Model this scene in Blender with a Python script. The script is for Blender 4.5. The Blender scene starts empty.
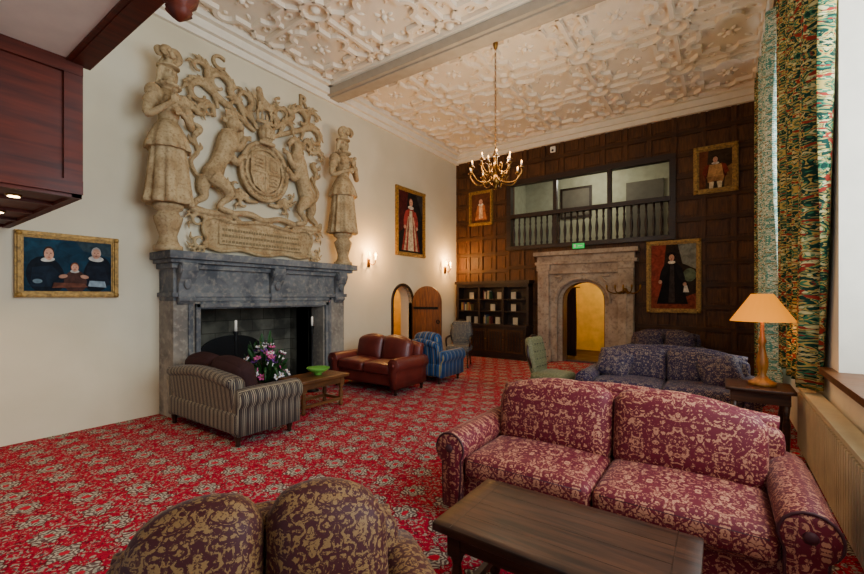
import bpy,bmesh,math,random
from mathutils import Vector,Matrix,Euler
random.seed(7)
D=bpy.data; S=bpy.context.scene
pi=math.pi; sin=math.sin; cos=math.cos
def H(h):
    o=[]
    for i in (0,2,4):
        c=int(h[i:i+2],16)/255
        o.append(c/12.92 if c<=.04045 else ((c+.055)/1.055)**2.4)
    return (*o,1)
# ---------------------------------------------------------------- nodes
class F:
    def __init__(s,nb,so): s.nb=nb; s.s=so
    def __add__(s,o): return s.nb.m('ADD',s,o)
    def __radd__(s,o): return s.nb.m('ADD',s,o)
    def __sub__(s,o): return s.nb.m('SUBTRACT',s,o)
    def __rsub__(s,o): return s.nb.m('SUBTRACT',o,s)
    def __mul__(s,o): return s.nb.m('MULTIPLY',s,o)
    def __rmul__(s,o): return s.nb.m('MULTIPLY',s,o)
    def __truediv__(s,o): return s.nb.m('DIVIDE',s,o)
class NB:
    def __init__(s,name,rough=.6,metal=0,spec=.5):
        s.mat=D.materials.new(name); s.mat.use_nodes=True; s.t=s.mat.node_tree
        s.b=s.t.nodes['Principled BSDF']
        s.b.inputs['Roughness'].default_value=rough; s.b.inputs['Metallic'].default_value=metal
        s.b.inputs['Specular IOR Level'].default_value=spec
    def put(s,i,v):
        if isinstance(v,F): s.t.links.new(v.s,i)
        else: i.default_value=v
    def m(s,op,a,b=0,c=0):
        n=s.t.nodes.new('ShaderNodeMath'); n.operation=op
        s.put(n.inputs[0],a); s.put(n.inputs[1],b); s.put(n.inputs[2],c); return F(s,n.outputs[0])
    def co(s,k='Object'):
        n=s.t.nodes.new('ShaderNodeTexCoord'); return F(s,n.outputs[k])
    def sep(s,v):
        n=s.t.nodes.new('ShaderNodeSeparateXYZ'); s.put(n.inputs[0],v); return [F(s,n.outputs[i]) for i in range(3)]
    def comb(s,x,y,z):
        n=s.t.nodes.new('ShaderNodeCombineXYZ')
        for i,v in enumerate((x,y,z)): s.put(n.inputs[i],v)
        return F(s,n.outputs[0])
    def noise(s,v,scale=5,detail=3,dist=0,rough=.5,col=False):
        n=s.t.nodes.new('ShaderNodeTexNoise'); s.put(n.inputs['Vector'],v)
        n.inputs['Scale'].default_value=scale; n.inputs['Detail'].default_value=detail
        n.inputs['Distortion'].default_value=dist; n.inputs['Roughness'].default_value=rough
        return F(s,n.outputs[1 if col else 0])
    def step(s,x,a,b):
        n=s.t.nodes.new('ShaderNodeMapRange'); s.put(n.inputs[0],x)
        n.inputs[1].default_value=a; n.inputs[2].default_value=b; return F(s,n.outputs[0])
    def mix(s,f,a,b):
        n=s.t.nodes.new('ShaderNodeMix'); n.data_type='RGBA'
        s.put(n.inputs[0],f); s.put(n.inputs[6],a); s.put(n.inputs[7],b); return F(s,n.outputs[2])
    def bump(s,h,st=.3,d=.02):
        n=s.t.nodes.new('ShaderNodeBump'); s.put(n.inputs['Height'],h)
        n.inputs['Strength'].default_value=st; n.inputs['Distance'].default_value=d
        s.t.links.new(n.outputs[0],s.b.inputs['Normal'])
    def col(s,c): s.put(s.b.inputs['Base Color'],c); return s
    def rough(s,r): s.put(s.b.inputs['Roughness'],r)
    def emit(s,c,st):
        s.put(s.b.inputs['Emission Color'],c); s.b.inputs['Emission Strength'].default_value=st; return s
    def sheen(s,w=.4):
        s.b.inputs['Sheen Weight'].default_value=w; s.b.inputs['Sheen Roughness'].default_value=.4

def plain(name,h,rough=.6,metal=0,var=.12,sc=6,spec=.5,bump=0):
    n=NB(name,rough,metal,spec); c=H(h); v=n.noise(n.co(),sc,4)
    lo=tuple(x*(1-var) for x in c[:3])+(1,); hi=tuple(min(1,x*(1+var)) for x in c[:3])+(1,)
    n.col(n.mix(n.step(v,.3,.7),lo,hi))
    if bump: n.bump(v,bump,.02)
    return n.mat
def wood(name,h1,h2,rough=.4,sc=3,ax=2,bump=.15,coat=0,spec=.4):
    n=NB(name,rough,spec=spec); x,y,z=n.sep(n.co())
    k=[12,12,12]; k[ax]=1.2
    v=n.comb(x*k[0],y*k[1],z*k[2]); a=n.noise(v,sc,5,.6); b=n.noise(n.co(),2.2,3)
    f=n.step(a*.65+b*.35,.35,.65)
    n.col(n.mix(f,H(h1),H(h2))); n.bump(a,bump,.004)
    n.rough(n.step(b,.2,.8)*.25+(rough-.1))
    return n.mat
def stone(name,h1,h2,h3,rough=.85,sc=2.5,bump=.5):
    n=NB(name,rough,spec=.25); c=n.co(); a=n.noise(c,sc,6,.3,.6); b=n.noise(c,sc*6,4)
    x=n.mix(n.step(a,.38,.6),H(h1),H(h2)); n.col(n.mix(n.step(b,.5,.72)*.7,x,H(h3)))
    n.bump(a*.6+b*.4,bump,.02); return n.mat
def damask(name,bg,fg,sc=.13,th=.5,fine=None,rough=.62,sheen=.05,k=2.3):
    n=NB(name,rough,spec=.3); x,y,z=n.sep(n.co())
    v=n.comb(n.m('PINGPONG',x+50,sc),n.m('PINGPONG',y+50.03,sc),n.m('PINGPONG',z+50.06,sc*1.3))
    a=n.noise(v,k/sc,3,1.8,.55)
    f=n.step(a,th-.01,th+.015)
    b=n.noise(v,6.5/sc,1,1.); g=n.step(b,.54,.57)
    f2=n.m('MULTIPLY',f,1-g*.85)
    w=n.noise(n.co(),180,1)
    c=n.mix(f2,H(bg),H(fg)); n.col(n.mix(w*.3,c,H(fine or bg)))
    n.bump(f2*.6+w*.3,.25,.004); n.sheen(sheen); return n.mat
def stripe(name,cols,w=.1,rough=.7):
    n=NB(name,rough,spec=.3); x,y,z=n.sep(n.co()); nx,ny,nz=n.sep(n.co('Normal'))
    s=n.step(n.m('ABSOLUTE',nx),.55,.6)
    u=x*(1-s)+y*s
    fr=n.m('FRACT',(u+40)/w)
    c=H(cols[0])
    for a,b,h in cols[1]:
        f=n.step(fr,a-.02,a)*(1-n.step(fr,b,b+.02)); c=n.mix(f,c,H(h))
    n.col(c); n.bump(n.noise(n.co(),200,1),.2,.003); n.sheen(.06); return n.mat

# ---------------------------------------------------------------- geometry
def cr(pts,n):
    if len(pts)<3 and n: 
        a,b=pts[0],pts[-1]; return [tuple(a[i]+(b[i]-a[i])*k/n for i in range(4)) for k in range(n+1)]
    P=[tuple(2*pts[0][i]-pts[1][i] for i in range(4))]+list(pts)+[tuple(2*pts[-1][i]-pts[-2][i] for i in range(4))]
    out=[]
    for k in range(1,len(P)-2):
        for j in range(n):
            t=j/n; out.append(tuple(.5*((2*P[k][i])+(-P[k-1][i]+P[k+1][i])*t+(2*P[k-1][i]-5*P[k][i]+4*P[k+1][i]-P[k+2][i])*t*t+(-P[k-1][i]+3*P[k][i]-3*P[k+1][i]+P[k+2][i])*t**3) for i in range(4)))
    out.append(tuple(pts[-1])); return out
class G:
    def __init__(s): s.v=[];s.f=[];s.mi=[];s.sm=[];s.mats=[];s.T=Matrix()
    def add(s,vs,fs,m,smooth=False):
        if m not in s.mats: s.mats.append(m)
        k=s.mats.index(m); o=len(s.v)
        s.v+= [s.T@Vector(v) for v in vs]
        for f in fs: s.f.append([i+o for i in f]); s.mi.append(k); s.sm.append(smooth)
    def box(s,x0,x1,y0,y1,z0,z1,m):
        vs=[(x,y,z) for x in (x0,x1) for y in (y0,y1) for z in (z0,z1)]
        s.add(vs,[(0,1,3,2),(4,6,7,5),(0,4,5,1),(2,3,7,6),(0,2,6,4),(1,5,7,3)],m)
    def soft(s,c,sz,r,m,n=8,R=None,puff=(0,0,0),fn=None):
        h=[a/2 for a in sz]; r=min(r,min(h)*.999); idx={}; vs=[]; fs=[]
        sp=lambda i: sin((2*i/n-1)*pi/2)
        def V(i,j,k):
            if (i,j,k) in idx: return idx[i,j,k]
            t=(sp(i),sp(j),sp(k)); p=[t[a]*h[a] for a in range(3)]
            q=[max(-(h[a]-r),min(h[a]-r,p[a])) for a in range(3)]
            d=Vector([p[a]-q[a] for a in range(3)]); 
            if d.length>1e-9: d=d.normalized()*r
            w=Vector(q)+d
            for a in range(3):
                if puff[a]:
                    b,e=[x for x in range(3) if x!=a]
                    w[a]+=puff[a]*t[a]*(1-t[b]**2)*(1-t[e]**2)
            if fn: w=Vector(fn(w,t))
            if R: w=R@w
            idx[i,j,k]=len(vs); vs.append(w+Vector(c)); return idx[i,j,k]
        for a in range(n):
            for b in range(n):
                for e in (0,n):
                    fs.append([V(e,a,b),V(e,a+1,b),V(e,a+1,b+1),V(e,a,b+1)])
                    fs.append([V(a,e,b),V(a+1,e,b),V(a+1,e,b+1),V(a,e,b+1)])
                    fs.append([V(a,b,e),V(a+1,b,e),V(a+1,b+1,e),V(a,b+1,e)])
        s.add(vs,fs,m,True)
    def sph(s,c,r,m,n=12,R=None):
        if not hasattr(r,'__len__'): r=(r,r,r)
        vs=[];fs=[]
        for i in range(n//2+1):
            for j in range(n):
                a=pi*i/(n//2); b=2*pi*j/n
                w=Vector((r[0]*sin(a)*cos(b),r[1]*sin(a)*sin(b),r[2]*cos(a)))
                if R: w=R@w
                vs.append(w+Vector(c))
        for i in range(n//2):
            for j in range(n): fs.append((i*n+j,i*n+(j+1)%n,(i+1)*n+(j+1)%n,(i+1)*n+j))
        s.add(vs,fs,m,True)
    def lathe(s,prof,c,m,n=20,fn=None,R=None):
        vs=[];fs=[]
        for (r,z) in prof:
            for j in range(n):
                a=2*pi*j/n; k=fn(a,z) if fn else 1
                w=Vector((r*k*cos(a),r*k*sin(a),z))
                if R: w=R@w
                vs.append(w+Vector(c))
        L=len(prof)
        for i in range(L-1):
            for j in range(n): fs.append((i*n+j,i*n+(j+1)%n,(i+1)*n+(j+1)%n,(i+1)*n+j))
        fs.append(list(range(n))); fs.append([(L-1)*n+j for j in range(n)])
        s.add(vs,fs,m,True)
    def tube(s,pts,m,n=8,k=5,flat=None,closed=False):
        P=cr(pts,k) if k else list(pts); vs=[];fs=[]; ref=None
        for i,p in enumerate(P):
            a=Vector(P[max(0,i-1)][:3]); b=Vector(P[min(len(P)-1,i+1)][:3]); t=(b-a)
            t=t.normalized() if t.length>1e-9 else Vector((0,0,1))
            if ref is None:
                ref=Vector((0,0,1)) if abs(t.z)<.9 else Vector((1,0,0))
            u=(ref-t*ref.dot(t)).normalized(); w=t.cross(u); ref=u
            for j in range(n):
                q=2*pi*j/n; o=(u*cos(q)+w*sin(q))*max(p[3],1e-4)
                if flat: ax=Vector(flat[0]).normalized(); o-=ax*o.dot(ax)*(1-flat[1])
                vs.append(Vector(p[:3])+o)
        L=len(P)
        for i in range(L-1):
            for j in range(n): fs.append((i*n+j,i*n+(j+1)%n,(i+1)*n+(j+1)%n,(i+1)*n+j))
        fs.append(list(range(n))); fs.append([(L-1)*n+j for j in range(n)])
        s.add(vs,fs,m,True)
    def prism(s,poly,fn,w0,w1,m,smooth=False):
        n=len(poly); vs=[fn(u,v,w0) for u,v in poly]+[fn(u,v,w1) for u,v in poly]
        s.add(vs,[list(range(n)),list(range(n,2*n))]+[(i,(i+1)%n,n+(i+1)%n,n+i) for i in range(n)],m,smooth)
    def torus(s,c,R,r,m,n=16,k=6,M=None,sq=(1,1)):
        vs=[];fs=[]
        for i in range(n):
            a=2*pi*i/n
            for j in range(k):
                b=2*pi*j/k
                w=Vector(((R+r*cos(b))*cos(a)*sq[0],(R+r*cos(b))*sin(a)*sq[1],r*sin(b)))
                if M: w=M@w
                vs.append(w+Vector(c))
        for i in range(n):
            for j in range(k): fs.append((i*k+j,((i+1)%n)*k+j,((i+1)%n)*k+(j+1)%k,i*k+(j+1)%k))
        s.add(vs,fs,m,True)
    def obj(s,name,loc=(0,0,0),rz=0,parent=None,remesh=0,bevel=0):
        me=D.meshes.new(name); me.from_pydata([tuple(v) for v in s.v],[],s.f)
        for m in s.mats: me.materials.append(m)
        me.polygons.foreach_set('material_index',s.mi); me.polygons.foreach_set('use_smooth',s.sm)
        bm=bmesh.new(); bm.from_mesh(me); bmesh.ops.recalc_face_normals(bm,faces=bm.faces); bm.to_mesh(me); bm.free()
        o=D.objects.new(name,me); S.collection.objects.link(o); o.location=loc; o.rotation_euler=(0,0,rz)
        if parent: o.parent=parent
        if remesh:
            q=o.modifiers.new('r','REMESH'); q.mode='VOXEL'; q.voxel_size=remesh; q.use_smooth_shade=True
        if bevel:
            q=o.modifiers.new('b','BEVEL'); q.width=bevel; q.segments=2; q.limit_method='ANGLE'
        return o
XZ=lambda y0=0:(lambda u,v,w:(u,w+y0,v))
YZ=lambda u,v,w:(w,u,v)
def arch(x0,x1,zs,b,n=16,rev=False):
    cx=(x0+x1)/2;a=(x1-x0)/2
    p=[(cx-a*cos(pi*i/n),zs+b*sin(pi*i/n)**.9 if 0<i<n else zs) for i in range(n+1)]
    return p[::-1] if rev else p
def light(name,kind,loc,e,col=(1,1,1),size=.1,rot=None,sy=None,spot=None):
    l=D.lights.new(name,kind); l.energy=e; l.color=col
    if kind=='AREA': l.size=size; 
    if kind=='AREA' and sy: l.shape='RECTANGLE'; l.size_y=sy
    if kind in('POINT','SPOT'): l.shadow_soft_size=size
    if kind=='SPOT': l.spot_size=spot or 1.6; l.spot_blend=.6
    o=D.objects.new(name,l); S.collection.objects.link(o); o.location=loc
    if rot: o.rotation_euler=rot
    return o

# ---------------------------------------------------------------- materials
def wallmat(name,h1,h2):
    n=NB(name,.85,spec=.2); c=n.co(); a=n.noise(c,.8,5,.4); b=n.noise(c,14,4)
    n.col(n.mix(n.step(a,.3,.7),H(h1),H(h2))); n.bump(b*.5+a,.12,.02); return n.mat
M_wall=wallmat('plaster_wall','cbc0a2','dad0b4')
M_white=plain('white_plaster','e6dcc6',.8,var=.05,bump=.1)
M_ceil=plain('ceiling_plaster','eedfc6',.85,var=.04,sc=3,spec=.1)
M_beam=plain('beam_plaster','a89a84',.8,var=.08)
M_yellow=plain('yellow_wall','d9b14a',.8)
M_panel=wood('oak_panelling','361f0e','623e1f',.55,ax=2,spec=.25)
M_panel2=wood('oak_rails','2c190b','503216',.55,ax=0,spec=.25)
M_dark=wood('dark_oak','180d07','321f12',.45,ax=0)
M_mahog=wood('mahogany','3a140a','642410',.5,sc=1.6,ax=1,spec=.25)
M_table=wood('table_oak','1e0f08','4c2c1a',.42,ax=0,spec=.35,sc=2.2,bump=.3)
M_table2=wood('table_teak','44280f','70441e',.45,ax=0)
M_leg=wood('leg_wood','1a0d06','331a0c',.35)
M_stone=stone('fireplace_stone','4a4c4f','6e6f6e','918a7c')
M_stoneR=stone('pier_stone','6c655c','8e8576','a49a88')
M_dstone=stone('doorway_stone','8c7864','ab9a84','6c5a4a')
M_carve=stone('carved_stone','967c56','b59d74','72593a',bump=.3,sc=5)
M_brass=plain('brass','7c5826',.32,1,.2)
M_gold=plain('gilt_frame','94702f',.5,.35,.5,25,bump=.6)
M_iron=plain('black_iron','121212',.5,.6)
M_cream=plain('radiator_cream','c9bb98',.45)
M_candle=plain('candle_wax','efe8d6',.5)
M_black=plain('matt_black','0a0a0a',.8)
n=NB('flame_bulb'); n.col(H('ffd28a')).emit(H('ffb050'),18); M_bulb=n.mat
n=NB('downlight_glow'); n.col(H('ffe2b0')).emit(H('ffd9a0'),20); M_down=n.mat
n=NB('lamp_shade',.9,spec=.1); n.col(H('b0640c')).emit(H('ff9a1a'),.95); M_shade=n.mat
n=NB('exit_sign_green'); n.col(H('0a7a3a')).emit(H('10c050'),1.0); M_exit=n.mat
n=NB('hearth_brick',.9,spec=.2); x,y,z=n.sep(n.co())
bt=n.t.nodes.new('ShaderNodeTexBrick'); n.put(bt.inputs['Vector'],n.comb(x+y,z,0))
bt.inputs['Scale'].default_value=1; bt.inputs['Brick Width'].default_value=.44; bt.inputs['Row Height'].default_value=.2; bt.inputs['Mortar Size'].default_value=.006
bt.inputs['Color1'].default_value=H('7c7868'); bt.inputs['Color2'].default_value=H('565448'); bt.inputs['Mortar'].default_value=H('3c3930')
n.col(n.mix(n.step(n.noise(n.co(),2.2,5),.4,.6)*.8,F(n,bt.outputs[0]),H('2e2c26'))); n.bump(F(n,bt.outputs[1])*-1,.5,.02); M_brick=n.mat
# carpet
n=NB('carpet_floral_red',.95,spec=.06); co=n.co(); wv=n.noise(co,8,2,col=True)
x,y,z=n.sep(co); wx,wy,wz=n.sep(wv)
x=x+(wx-.5)*.08; y=y+(wy-.5)*.08
A=.32
ry=n.m('FLOOR',y/A); od=n.m('FLOORED_MODULO',ry,2)
lx=n.m('FRACT',x/A+od*.5+60)-.5; ly=n.m('FRACT',y/A+60)-.5
r=n.m('SQRT',lx*lx+ly*ly); th=n.m('ARCTAN2',ly,lx)
pet=r-n.m('COSINE',th*6)*.05
rings=n.m('SINE',r*62+n.m('COSINE',th*6)*1.9)
ped=n.step(rings,.0,.3)
fl=1-n.step(pet,.27,.285); fo=(1-n.step(pet,.3,.315))
lv=n.noise(co,19,2.5,1.9); leaf=n.step(lv,.55,.565)
lv2=n.noise(co,40,2,1.2); leaf2=n.step(lv2,.53,.55)
red=n.mix(n.noise(co,3,3),H('a81632'),H('8c0c24'))
c=n.mix(n.step(n.noise(co,30,2,1.5),.44,.41)*.75,red,H('480c1a'))
c=n.mix(leaf*.9,c,n.mix(leaf2,H('9a9080'),H('4a4444')))
c=n.mix(fo*.8,c,H('4a1018'))
inner=n.mix(ped,H('5c4442'),H('b0a692'))
inner=n.mix(leaf2*.55,inner,H('6a6a62'))
inner=n.mix(1-n.step(r,.07,.09),inner,H('b01830'))
c=n.mix(fl,c,inner)
n.col(c); n.bump(n.noise(co,260,2),.3,.006); M_carpet=n.mat
F_red=damask('burgundy_damask','600a1c','b67a5c',.12,.515,'3c0512',k=2.8)
F_gold=damask('gold_burgundy_damask','3e0e10','86643a',.085,.49,'240808')
F_blue=damask('navy_floral','141c3e','8a7c6c',.09,.525,'5a2232',k=3)
F_green=damask('sage_damask','5e5c3c','84805a',.05,.5)
F_stripeB=stripe('brown_stripe',('262123',[(0,.14,'877a64'),(.3,.36,'877a64'),(.5,.64,'44382f'),(.8,.86,'8f8268')]),.085)
F_stripeU=stripe('blue_stripe',('1f4b78',[(0,.22,'15243f'),(.5,.58,'8a7a44'),(.74,.8,'15243f')]),.13)
F_brown=plain('brown_velvet','33201f',.85,sc=30,spec=.1)
n=NB('red_leather',.4); v=n.noise(n.co(),5,4); n.col(n.mix(v,H('421210'),H('742c20'))); n.bump(n.noise(n.co(),60,3)*.4+v,.25,.01); M_leather=n.mat
def curtmat(name,base,mid,gold,acc,line,sc=.11):
    n=NB(name,.8,spec=.15); x,y,z=n.sep(n.co())
    v=n.comb(0,n.m('PINGPONG',y*.8+50,sc),n.m('PINGPONG',z+50,sc*1.7))
    a=n.noise(v,1.9/sc,2,2.0); b=n.noise(v,4/sc,2,1.5); d=n.noise(v,1.5/sc,1,2.5)
    c=n.mix(n.step(a,.53,.54),H(base),H(gold)); c=n.mix(n.step(a,.58,.59),c,H(mid)); c=n.mix(n.step(a,.64,.65),c,H(line))
    c=n.mix(n.step(b,.6,.61)*.8,c,H(line)); c=n.mix(n.step(d,.62,.63),c,H(acc))
    c=n.mix(n.step(a,.45,.44),c,H(mid)); c=n.mix(n.step(a,.41,.40),c,H(gold)); c=n.mix(n.step(a,.36,.35),c,H(acc))
    n.col(c); return n.mat
M_curt=curtmat('curtain_paisley','10342a','2e6a4c','b0984e','8a2c20','c8bc84',.18)
M_curt2=curtmat('curtain_paisley_pale','4a8c84','8ab4a4','e4e4cc','8a7a50','ececdc',.14)

# ---------------------------------------------------------------- room
XL,XR,YF,ZC=-6.3,.75,10.3,5.75
g=G(); g.box(XL-.6,XR+.8,-2.5,YF+.02,-.1,0,M_carpet); g.obj('floor')
g=G(); w0,w1=XL-.35,XL
g.box(w0,w1,-2.5,2.85,0,ZC,M_wall); g.box(w0,w1,2.85,5.0,1.45,ZC,M_wall); g.box(w0,w1,5.0,7.42,0,ZC,M_wall)
p=[(7.42,ZC),(7.42,1.45)]+arch(7.42,8.15,1.45,.42)[1:]+[(8.15,ZC)]
g.prism(p,YZ,w0,w1,M_wall); g.box(w0,w1,8.15,YF+.3,0,ZC,M_wall); g.obj('wall_left')
g=G(); g.box(-8.4,w0,7.0,9.2,-.05,0,M_table2); g.box(-8.5,-8.4,7.0,9.2,0,2.6,M_yellow); g.box(-8.5,w0,6.9,7.0,0,2.6,M_yellow)
g.box(-8.5,w0,9.2,9.3,0,2.6,M_yellow); g.box(-8.5,w0,6.9,9.3,2.6,2.7,M_yellow); g.obj('wall_passage')
g=G(); a0,a1=YF,YF+.3
M_wf=M_panel
g.box(XL,-4.63,a0,a1,0,ZC,M_wf); g.box(-4.63,-.85,a0,a1,4.62,ZC,M_wf); g.box(-4.63,-3.2,a0,a1,0,2.9,M_wf)
p=[(-3.2,2.9),(-3.2,1.5)]+arch(-3.2,-2.24,1.5,.46)[1:]+[(-2.24,2.9)]
g.prism(p,XZ(),a0,a1,M_wf); g.box(-2.24,-.85,a0,a1,0,2.9,M_wf); g.box(-.85,XR+.6,a0,a1,0,ZC,M_wf); g.obj('wall_far')
g=G()
def grid(x0,x1,z0,z1):
    nx=max(1,round((x1-x0)/.46)); nz=max(1,round((z1-z0)/.47)); dx=(x1-x0)/nx; dz=(z1-z0)/nz
    for i in range(nx+1):
        x=x0+i*dx; g.box(max(x0,x-.045),min(x1,x+.045),YF-.035,YF,z0,z1,M_panel)
    for k in range(nz+1):
        z=z0+k*dz; g.box(x0,x1,YF-.04,YF,max(z0,z-.045),min(z1,z+.045),M_panel2)
    for i in range(nx):
        for k in range(nz):
            cx=x0+(i+.5)*dx; cz=z0+(k+.5)*dz
            g.box(cx-dx/2+.09,cx+dx/2-.09,YF-.018,YF,cz-dz/2+.09,cz+dz/2-.09,M_panel)
grid(XL,-4.67,0,ZC-.2); grid(-4.67,-.81,4.66,ZC-.2); grid(-.81,XR,0,ZC-.2); grid(-4.67,-3.84,0,2.86); grid(-1.56,-.81,0,2.86)
g.obj('trim_panelling')
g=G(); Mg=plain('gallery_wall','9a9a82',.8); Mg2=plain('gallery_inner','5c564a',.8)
g.box(-5,-.4,12.3,12.4,2.8,5.2,Mg); g.box(-5.1,-5,a1,12.4,2.8,5.2,Mg); g.box(-.5,-.4,a1,12.4,2.8,5.2,Mg)
g.box(-5,-.4,a1,12.4,5.1,5.2,Mg); g.box(-5,-.4,a1,12.4,2.75,2.85,M_dark)
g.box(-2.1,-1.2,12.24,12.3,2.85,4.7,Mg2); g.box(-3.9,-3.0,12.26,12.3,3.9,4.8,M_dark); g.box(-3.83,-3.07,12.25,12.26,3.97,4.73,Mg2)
g.obj('wall_gallery')
g=G()
g.box(-4.7,-.78,YF-.08,YF+.1,4.56,4.68,M_dark); g.box(-4.7,-.78,YF-.12,YF+.1,2.84,2.94,M_dark)
g.box(-4.7,-4.58,YF-.07,YF+.1,2.9,4.6,M_dark); g.box(-.9,-.78,YF-.07,YF+.1,2.9,4.6,M_dark)
g.box(-4.6,-.88,YF-.1,YF+.04,3.68,3.78,M_dark)
for x in (-3.4,-2.12): g.box(x-.045,x+.045,YF-.05,YF+.06,2.9,4.6,M_dark)
x=-4.5
while x<-.9:
    g.lathe([(.02,2.94),(.034,3.0),(.02,3.05),(.036,3.2),(.038,3.28),(.018,3.45),(.03,3.5),(.02,3.55),(.03,3.68)],(x,YF-.03,0),M_dark,8); x+=.15
g.obj('balcony_balustrade')
g=G(); g.box(-2.93,-2.66,YF-.16,YF-.12,2.77,2.89,M_exit)
g.box(-2.9,-2.85,YF-.165,YF-.16,2.79,2.87,M_candle); g.box(-2.8,-2.7,YF-.165,YF-.16,2.82,2.84,M_candle); g.obj('exit_sign')
g=G(); g.soft((-3.44,YF-.07,5.3),(.13,.06,.15),.02,M_candle,6); g.sph((-3.44,YF-.1,5.27),(.03,.02,.03),M_black,8); g.obj('wall_motion_sensor')
g=G()
g.box(-4,-1.6,a1,13,-.06,0,M_table); g.box(-4,-1.6,12.9,13,0,2.6,M_yellow); g.box(-4,-3.9,a1,13,0,2.6,M_yellow); g.box(-1.7,-1.6,a1,13,0,2.6,M_yellow)
g.box(-4,-1.6,a1,13,2.5,2.6,M_white); g.obj('wall_corridor')
g=G(); 
for i in range(5): g.tube([(-3.42+i*.055,11.3,0.02,.04),(-3.4+i*.052,11.32,1.0,.035),(-3.42+i*.055,11.3,1.85,.03)],F_brown,8,4)
g.tube([(-3.52,11.3,1.86,.015),(-3.07,11.3,1.86,.015)],M_brass,6,2)
g.obj('corridor_curtain')
g=G(); f=XZ()
def surround(x0,x1,z1,ox0,ox1,zs,b,y0,y1,m):
    A_=arch(ox0,ox1,zs,b)
    g.prism([(x0,0),(x0,z1),(x1,z1),(x1,0),(ox1,0)]+A_[::-1]+[(ox0,0)],f,y0,y1,m)
surround(-3.78,-1.58,2.4,-3.32,-2.12,1.45,.56,YF-.14,YF-.0,M_dstone)
surround(-3.45,-1.99,2.2,-3.22,-2.22,1.48,.48,YF-.03,YF+.2,M_dstone)
g.box(-3.78,-3.5,YF-.22,YF-.14,0,2.4,M_dstone); g.box(-1.9,-1.58,YF-.22,YF-.14,0,2.4,M_dstone)
g.box(-3.5,-1.9,YF-.2,YF-.14,2.17,2.4,M_dstone)
g.box(-3.84,-1.5,YF-.26,YF,2.4,2.47,M_dstone); g.box(-3.8,-1.56,YF-.2,YF,2.47,2.62,M_dstone); g.box(-3.87,-1.48,YF-.3,YF,2.62,2.72,M_dstone)
for x in (-3.64,-1.74):
    g.box(x-.18,x+.2,YF-.25,YF-.13,0,.3,M_dstone); g.box(x-.16,x+.18,YF-.25,YF-.14,2.25,2.4,M_dstone)
    g.box(x-.03,x+.03,YF-.235,YF-.22,.4,2.15,M_dstone)
g.tube([(u,YF-.15,v,.035) for u,v in arch(-3.36,-2.08,1.45,.6)],M_dstone,8,2)
for s,x in ((1,-3.3),(-1,-2.14)):
    g.tube([(x-s*.05,YF-.15,2.1,.03),(x+s*.12,YF-.16,2.08,.03),(x+s*.02,YF-.16,1.95,.02)],M_dstone,6,3)
g.obj('trim_doorway',bevel=.012)
g=G(); lf=lambda u,v,w:(u,w,v)
g.prism([(0,0)]+arch(0,.74,1.45,.42)+[(.74,0)],lf,-.03,.03,wood('door_oak','4a2810','7a4820',.4,ax=2))
for k in range(5): g.box(.06+k*.155,.065+k*.155,-.036,.036,.05,1.5,M_dark)
for z in (.35,1.3): g.box(.02,.66,-.042,.042,z,z+.06,M_iron)
g.torus((.66,-.05,1.0),.04,.01,M_iron,12,6,Matrix.Rotation(pi/2,3,'X'))
g.obj('door_1',(-6.27,8.17,0),rz=.28)
g=G(); p=arch(7.36,8.21,1.45,.48); q=arch(7.42,8.15,1.45,.42)
g.prism([(7.36,0)]+p+[(8.21,0),(8.15,0)]+q[::-1]+[(7.42,0)],YZ,XL-.1,XL+.03,M_dark); g.obj('trim_door_frame')
# right wall with windows
g=G(); r0,r1=XR,XR+.55
wins=[(.9,4.4),(6.0,9.0)]
ys=[-2.5]+[v for w in wins for v in w]+[YF]
for i in range(0,len(ys),2): g.box(r0,r1,ys[i],ys[i+1],0,ZC,M_white)
for a,b in wins: g.box(r0,r1,a,b,0,.97,M_white); g.box(r0,r1,a,b,5.2,ZC,M_white)
g.obj('wall_right')
for i,(a,b) in enumerate(wins):
    g=G()
    for k in range(5):
        y=a+(b-a)*k/4; g.box(r1-.1,r1-.02,y-.04,y+.04,.97,5.2,M_white)
    for z in (1.0,2.4,3.8,5.17): g.box(r1-.1,r1-.02,a,b,z-.035,z+.035,M_white)
    g.box(XR-.08*(1-i),r1,a-.15*(1-i),b+.25,.97,1.02,M_table2)
    g.obj('window_%d'%(i+1))
# ceiling
g=G(); g.box(XL-.35,XR+.55,-2.5,YF+.3,ZC,ZC+.15,M_ceil); g.obj('ceiling')
g=G()
for (x0,x1,z0,z1) in ((0,.06,5.42,ZC),(0,.13,5.52,ZC),(0,.22,5.64,ZC)):
    g.box(XL+x0,XL+x1,-2.5,YF,z0,z1,M_white); g.box(XL,XR,YF-x1-.04,YF-x0,z0+.03,z1,M_white); g.box(XR-x1,XR-x0,-2.5,YF,z0,z1,M_white)
g.obj('trim_cornice')
g=G(); g.box(XL,XR,5.4,5.76,5.5,ZC,M_beam); g.box(XL,XR,5.34,5.82,5.64,ZC,M_white); g.box(XL,XR,5.47,5.69,5.47,5.5,M_beam); g.obj('ceiling_beam')
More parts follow.
